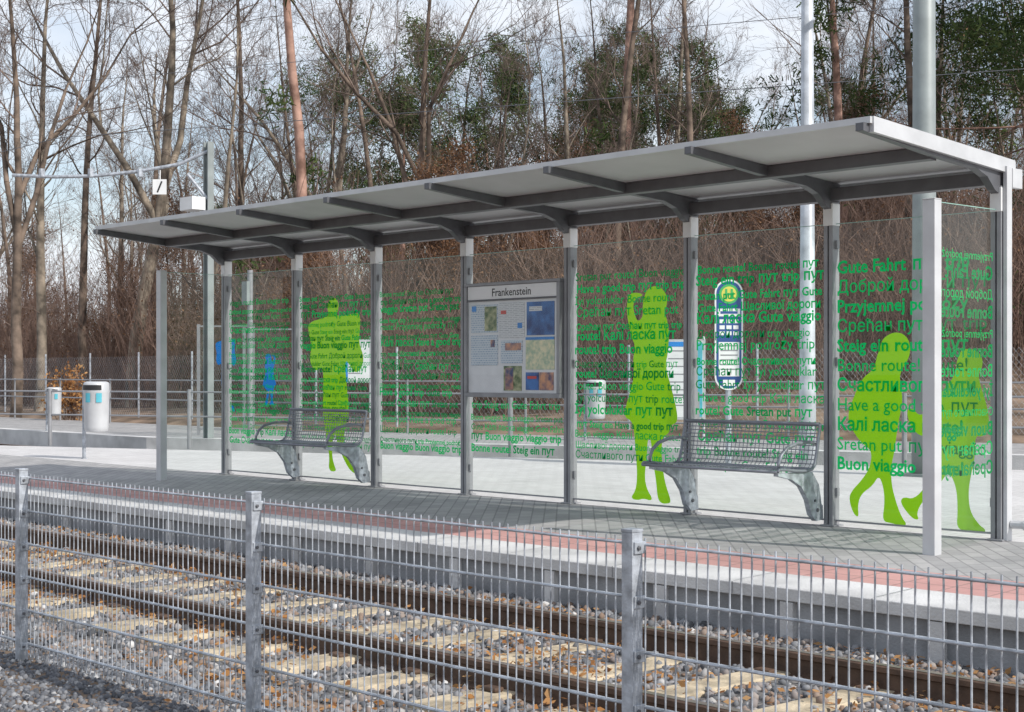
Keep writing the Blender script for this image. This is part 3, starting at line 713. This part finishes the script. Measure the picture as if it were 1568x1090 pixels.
# ------------------------------------------------------------------ trees
def gen_tree(seed,H,r0,first=.35,spread=.9,nb=13,lean=0,fork=False,depth=3,up=.25,pine=False,wob=.035):
    g=random.Random(seed); S0=[];S1=[];A0=[];A1=[];MI=[];tips=[]
    def seg(p,q,a,b,m): S0.append(tuple(p));S1.append(tuple(q));A0.append(a);A1.append(b);MI.append(m)
    def rv(s): return Vector((g.gauss(0,s),g.gauss(0,s),g.gauss(0,s)))
    def br(p,d,ln,r,dep):
        n=5 if dep>=2 else 3; st=ln/n; nodes=[(p,d,r)]
        for i in range(n):
            d=(d+rv(.17)+Vector((0,0,up*.35))).normalized(); q=p+d*st; r2=max(r*(1-.8*(i+1)/n),.0035)
            seg(p,q,nodes[-1][2],r2,0 if r>.035 else 1); p=q; nodes.append((p,d,r2))
        if dep==0: tips.append(p); return
        nc={3:6,2:5,1:4}[dep]
        for c in range(nc):
            t=g.uniform(.2,1); i=min(int(t*n),n-1); a,b=nodes[i],nodes[i+1]; f=t*n-i
            pp=a[0].lerp(b[0],min(f,1)); dd=(b[1]+rv(.5)).normalized()
            br(pp,dd,ln*g.uniform(.38,.65),max(b[2]*.6,.005),dep-1)
        if pine: tips.append(p)
    n=14; p=Vector((0,0,-.3)); d=Vector((lean,0,1)).normalized(); T=[(p,d,r0*1.15)]
    for i in range(n):
        d=(d+rv(wob)+Vector((0,0,.02))).normalized(); q=p+d*(H/n); r=r0*(1-.9*((i+1)/n)**1.1)
        seg(p,q,T[-1][2],r,0); p=q; T.append((p,d,r))
    for k in range(nb):
        t=first+(1-first)*(k+g.random())/nb; t=min(t,.985); i=min(int(t*n),n-1); pp=T[i][0].lerp(T[i+1][0],t*n-i)
        az=g.uniform(0,6.28)+k*2.4; tilt=g.uniform(.45,1.0) if not pine else g.uniform(-.05,.5)
        dd=Vector((math.cos(az)*math.cos(tilt),math.sin(az)*math.cos(tilt),math.sin(tilt)))
        ln=H*.33*spread*(1.15-t*.75)*g.uniform(.6,1.15)
        if fork and k<3: ln=H*.55; dd=Vector((math.cos(az)*.38,math.sin(az)*.38,.9)).normalized(); br(pp,dd,ln,T[i][2]*.72,depth); continue
        br(pp,dd,ln,max(T[i+1][2]*.42,.015),depth if not pine else 2)
    for k in range(5):
        t=g.uniform(.12,first+.05); i=int(t*n); az=g.uniform(0,6.28); br(T[i][0],Vector((math.cos(az),math.sin(az),.3)).normalized(),g.uniform(.5,1.6),.014,1)
    return S0,S1,A0,A1,MI,tips,[t[0] for t in T]
def tree_mesh(name,seed,mats,pine=False,brown=False,needles=40,nsp=.2,**kw):
    S0,S1,A0,A1,MI,tips,T=gen_tree(seed,pine=pine,**kw)
    S0=np.array(S0);S1=np.array(S1);A0=np.array(A0);A1=np.array(A1);MI=np.array(MI)
    big=A0>.05
    Vs=[];Fs=[];Ms=[];o=0
    for msk,k in ((big,8),(~big,3)):
        V,F_=seg_tubes(S0[msk],S1[msk],A0[msk],A1[msk],k); Vs.append(V);Fs.append(F_+o);Ms.append(np.tile(MI[msk],k)); o+=len(V)
    g=np.random.default_rng(seed); rn=[np.zeros(sum(len(f) for f in Fs))]
    if pine or brown:
        tp=np.array([tuple(t) for t in tips]); 
        if brown: tp=tp[g.random(len(tp))<.8]
        m_=needles; P=np.repeat(tp,m_,0); N=len(P)
        if pine:
            d=g.normal(size=(N,3)); d[:,2]+=.35; d/=np.linalg.norm(d,axis=1,keepdims=True); a=P+g.normal(size=(N,3))*nsp
            w_=g.normal(size=(N,3)); w_=np.cross(d,w_); w_/=np.linalg.norm(w_,axis=1,keepdims=True)
            ln=g.uniform(.10,.24,(N,1)); V=np.stack([a-w_*.022,a+w_*.022,a+d*ln+w_*.014,a+d*ln-w_*.014],1)
        else:
            a=P+g.normal(size=(N,3))*.22; u=g.normal(size=(N,3)); u/=np.linalg.norm(u,axis=1,keepdims=True); w_=np.cross(u,g.normal(size=(N,3))); w_/=np.linalg.norm(w_,axis=1,keepdims=True)
            s=g.uniform(.025,.05,(N,1)); V=np.stack([a-u*s,a+w_*s*.6,a+u*s,a-w_*s*.6],1)
        F_=np.arange(N*4).reshape(-1,4)+o; Vs.append(V.reshape(-1,3));Fs.append(F_);Ms.append(np.full(N,2))
        rn.append(np.clip(np.repeat(g.random(len(tp)),m_)*.7+g.random(N)*.3,0,1))
    return np_mesh(name,np.concatenate(Vs),np.concatenate(Fs),mats,mi=np.concatenate(Ms),rnd=np.concatenate(rn),link=False)
BT=[tree_mesh('bare_tree_mesh',s,['bark' if s%2 else 'bark2','twig'],H=h,r0=r_,first=f,spread=sp,nb=nb,fork=fk,wob=wb) for s,h,r_,f,sp,nb,fk,wb in
    ((1,15,.17,.30,.75,15,False,.05),(2,17,.16,.40,.65,14,False,.04),(3,15,.21,.28,.95,12,True,.05),(4,19,.16,.40,.55,15,False,.025),(5,12,.09,.22,.75,13,False,.06),(6,15,.18,.32,.8,12,True,.05))]
PT=[tree_mesh('pine_mesh',s,['barkp','bark2','needle'],pine=True,needles=nd,nsp=ns,H=h,r0=r_,first=f,spread=sp,nb=nb,up=.3) for s,h,r_,f,sp,nb,nd,ns in
    ((21,15,.16,.60,.75,13,30,.18),(22,20,.165,.62,.65,14,26,.18),(23,14,.15,.45,.95,17,34,.2),(24,13,.16,.42,1.45,24,46,.24))]
BR=[tree_mesh('brown_tree_mesh',s,['bark2','twig','bleaf'],brown=True,needles=7,H=h,r0=r_,first=.15,spread=.8,nb=16) for s,h,r_ in ((31,8,.08),(32,6,.06))]
def place(name,me,x,y,s=1,rz=0,parent=None,sz=None,tilt=(0,0)):
    o=bpy.data.objects.new(name,me); COL.objects.link(o); o.location=(x,y,float(hill(x,y))-.05); o.scale=(s,s,sz or s); o.rotation_euler=(tilt[0],tilt[1],rz)
    if parent: o.parent=parent
    return o
place('bare_tree',BT[2],-25.5,13.07,1.05,.3)
place('bare_tree',BT[0],-26.4,10.7,.95,1.3)
place('bare_tree',BT[3],-29.2,13.5,.9,2.0)
place('pine_tree',PT[1],-18.2,13.6,1.05,1.0,tilt=(.0,.02))
place('bare_tree',BT[5],-17.6,17.3,.9,4.1)
place('pine_tree',PT[1],-15.5,23.9,1.1,3.0,tilt=(-.03,.09))
place('pine_tree',PT[0],-9.8,25.7,1.0,2.2,tilt=(0,.03))
place('bare_tree',BT[0],-20.5,25.8,.85,4.0)
place('bare_tree',BT[3],-10.0,19.5,.75,5.0)
place('bare_tree',BT[1],-7.6,25.0,.9,1.9)
place('bare_tree',BT[4],-22.6,13.3,1.1,3.3)
place('bare_tree',BT[1],-21.7,18.6,.8,.5)
place('bare_tree',BT[3],-13.5,20.5,.85,.7)
place('bare_tree',BT[1],-27.5,18.0,.95,2.7)
place('pine_tree',PT[3],-2.6,24.8,1.05,.9)
place('pine_tree',PT[3],-6.0,29.5,1.0,2.9)
place('pine_tree',PT[3],-31.9,28.3,.9,2.9)
place('bare_tree',BT[5],-23.1,8.4,.9,1.6)
place('pine_tree',PT[2],-33,34.4,.9,4.4)
place('pine_tree',PT[2],-30.1,37.6,.85,1.4)
DT=empty('distant_trees'); g=random.Random(3); cnt=0
while cnt<165:
    Zc=46+62*g.random()**1.1; rr=g.uniform(-.40,.40)
    x=14.895+Zc*(.68*rr-.7332); y=-9.499+Zc*(.7332*rr+.68)
    if vdist(x,y)<14: continue
    u=g.random()
    if u<.75: me=g.choice(BT); s=g.uniform(.6,.95)
    elif u<.79: me=g.choice(PT); s=g.uniform(.5,.8)
    else: me=g.choice(BR); s=g.uniform(.7,1.15)
    place('tree',me,x,y,s,g.uniform(0,6.28),DT); cnt+=1
cnt=0
while cnt<26:
    Zc=38+14*g.random(); rr=g.uniform(-.40,.40)
    x=14.895+Zc*(.68*rr-.7332); y=-9.499+Zc*(.7332*rr+.68)
    if vdist(x,y)<11: continue
    place('tree',g.choice([BT[4],BT[4],BR[0],BR[1]]),x,y,g.uniform(.5,.9),g.uniform(0,6.28),DT); cnt+=1
g=np.random.default_rng(8); N=11000
Zc=33+40*g.random(N); rr=g.uniform(-.40,.40,N)
x=14.895+Zc*(.68*rr-.7332); y=-9.499+Zc*(.7332*rr+.68); v=vdist(x,y)
k=(v>11.5); x,y=x[k],y[k]; N=len(x); z=hill(x,y)
cl=.5+.5*np.sin(x*.7+1.3*np.sin(y*.5))*np.sin(y*.6)
h=g.uniform(.8,3.,N)*(.5+cl)*1.3
P0=[];P1=[];R0=[];R1=[];TP=[]
base=np.stack([x,y,z],1); 
for s in range(3):
    d=g.normal(size=(N,3))*.22; d[:,2]=1; m1=base+d*h[:,None]*.5; d2=d+g.normal(size=(N,3))*.25; d2[:,2]=1; tp=m1+d2*h[:,None]*.5
    P0+= [base,m1];P1+=[m1,tp];R0+=[np.full(N,.011),np.full(N,.007)];R1+=[np.full(N,.007),np.full(N,.003)]; TP.append(m1+(tp-m1)*g.random((N,1)))
    for q in range(2):
        st=m1+(tp-m1)*g.random((N,1)); P0.append(st); dd=g.normal(size=(N,3))*.3; dd[:,2]=np.abs(dd[:,2])+.25; P1.append(st+dd*h[:,None]*.5); R0.append(np.full(N,.006)); R1.append(np.full(N,.003)); TP.append(P1[-1])
V,F_=seg_tubes(np.concatenate(P0),np.concatenate(P1),np.concatenate(R0),np.concatenate(R1),3)
M['shoot']=mat('shoots',(.15,.09,.07),.95,0,.3,1,col2=(.30,.20,.155))
UG=empty('undergrowth'); np_mesh('stems',V,F_,'shoot',UG)
TP=np.concatenate(TP); TP=TP[g.random(len(TP))<.4]; TP=np.repeat(TP,2,0)+g.normal(size=(len(TP)*2,3))*.12
leaves('dry_leaves',TP,g.uniform(.02,.05,len(TP)),'bleaf',9,False,UG)
g=np.random.default_rng(12); bx,by=-19.9,8.3; bz=float(hill(bx,by)); N=36
b0=np.tile([[bx,by,bz]],(N,1))+g.normal(size=(N,3))*[.10,.10,0]; d=g.normal(size=(N,3))*.22; d[:,2]=1.0+g.random(N)*.6; b1=b0+d
V,F_=seg_tubes(b0,b1,np.full(N,.01),np.full(N,.004),3); OB=empty('orange_leaved_bush'); np_mesh('branches',V,F_,'shoot',OB)
tp=np.repeat(b0+(b1-b0)*g.uniform(.35,1,(N,1)),26,0)+g.normal(size=(N*26,3))*.12
leaves('leaves',tp,g.uniform(.03,.06,len(tp)),'oleaf',2,False,OB)
print('OBJ',len(bpy.data.objects))
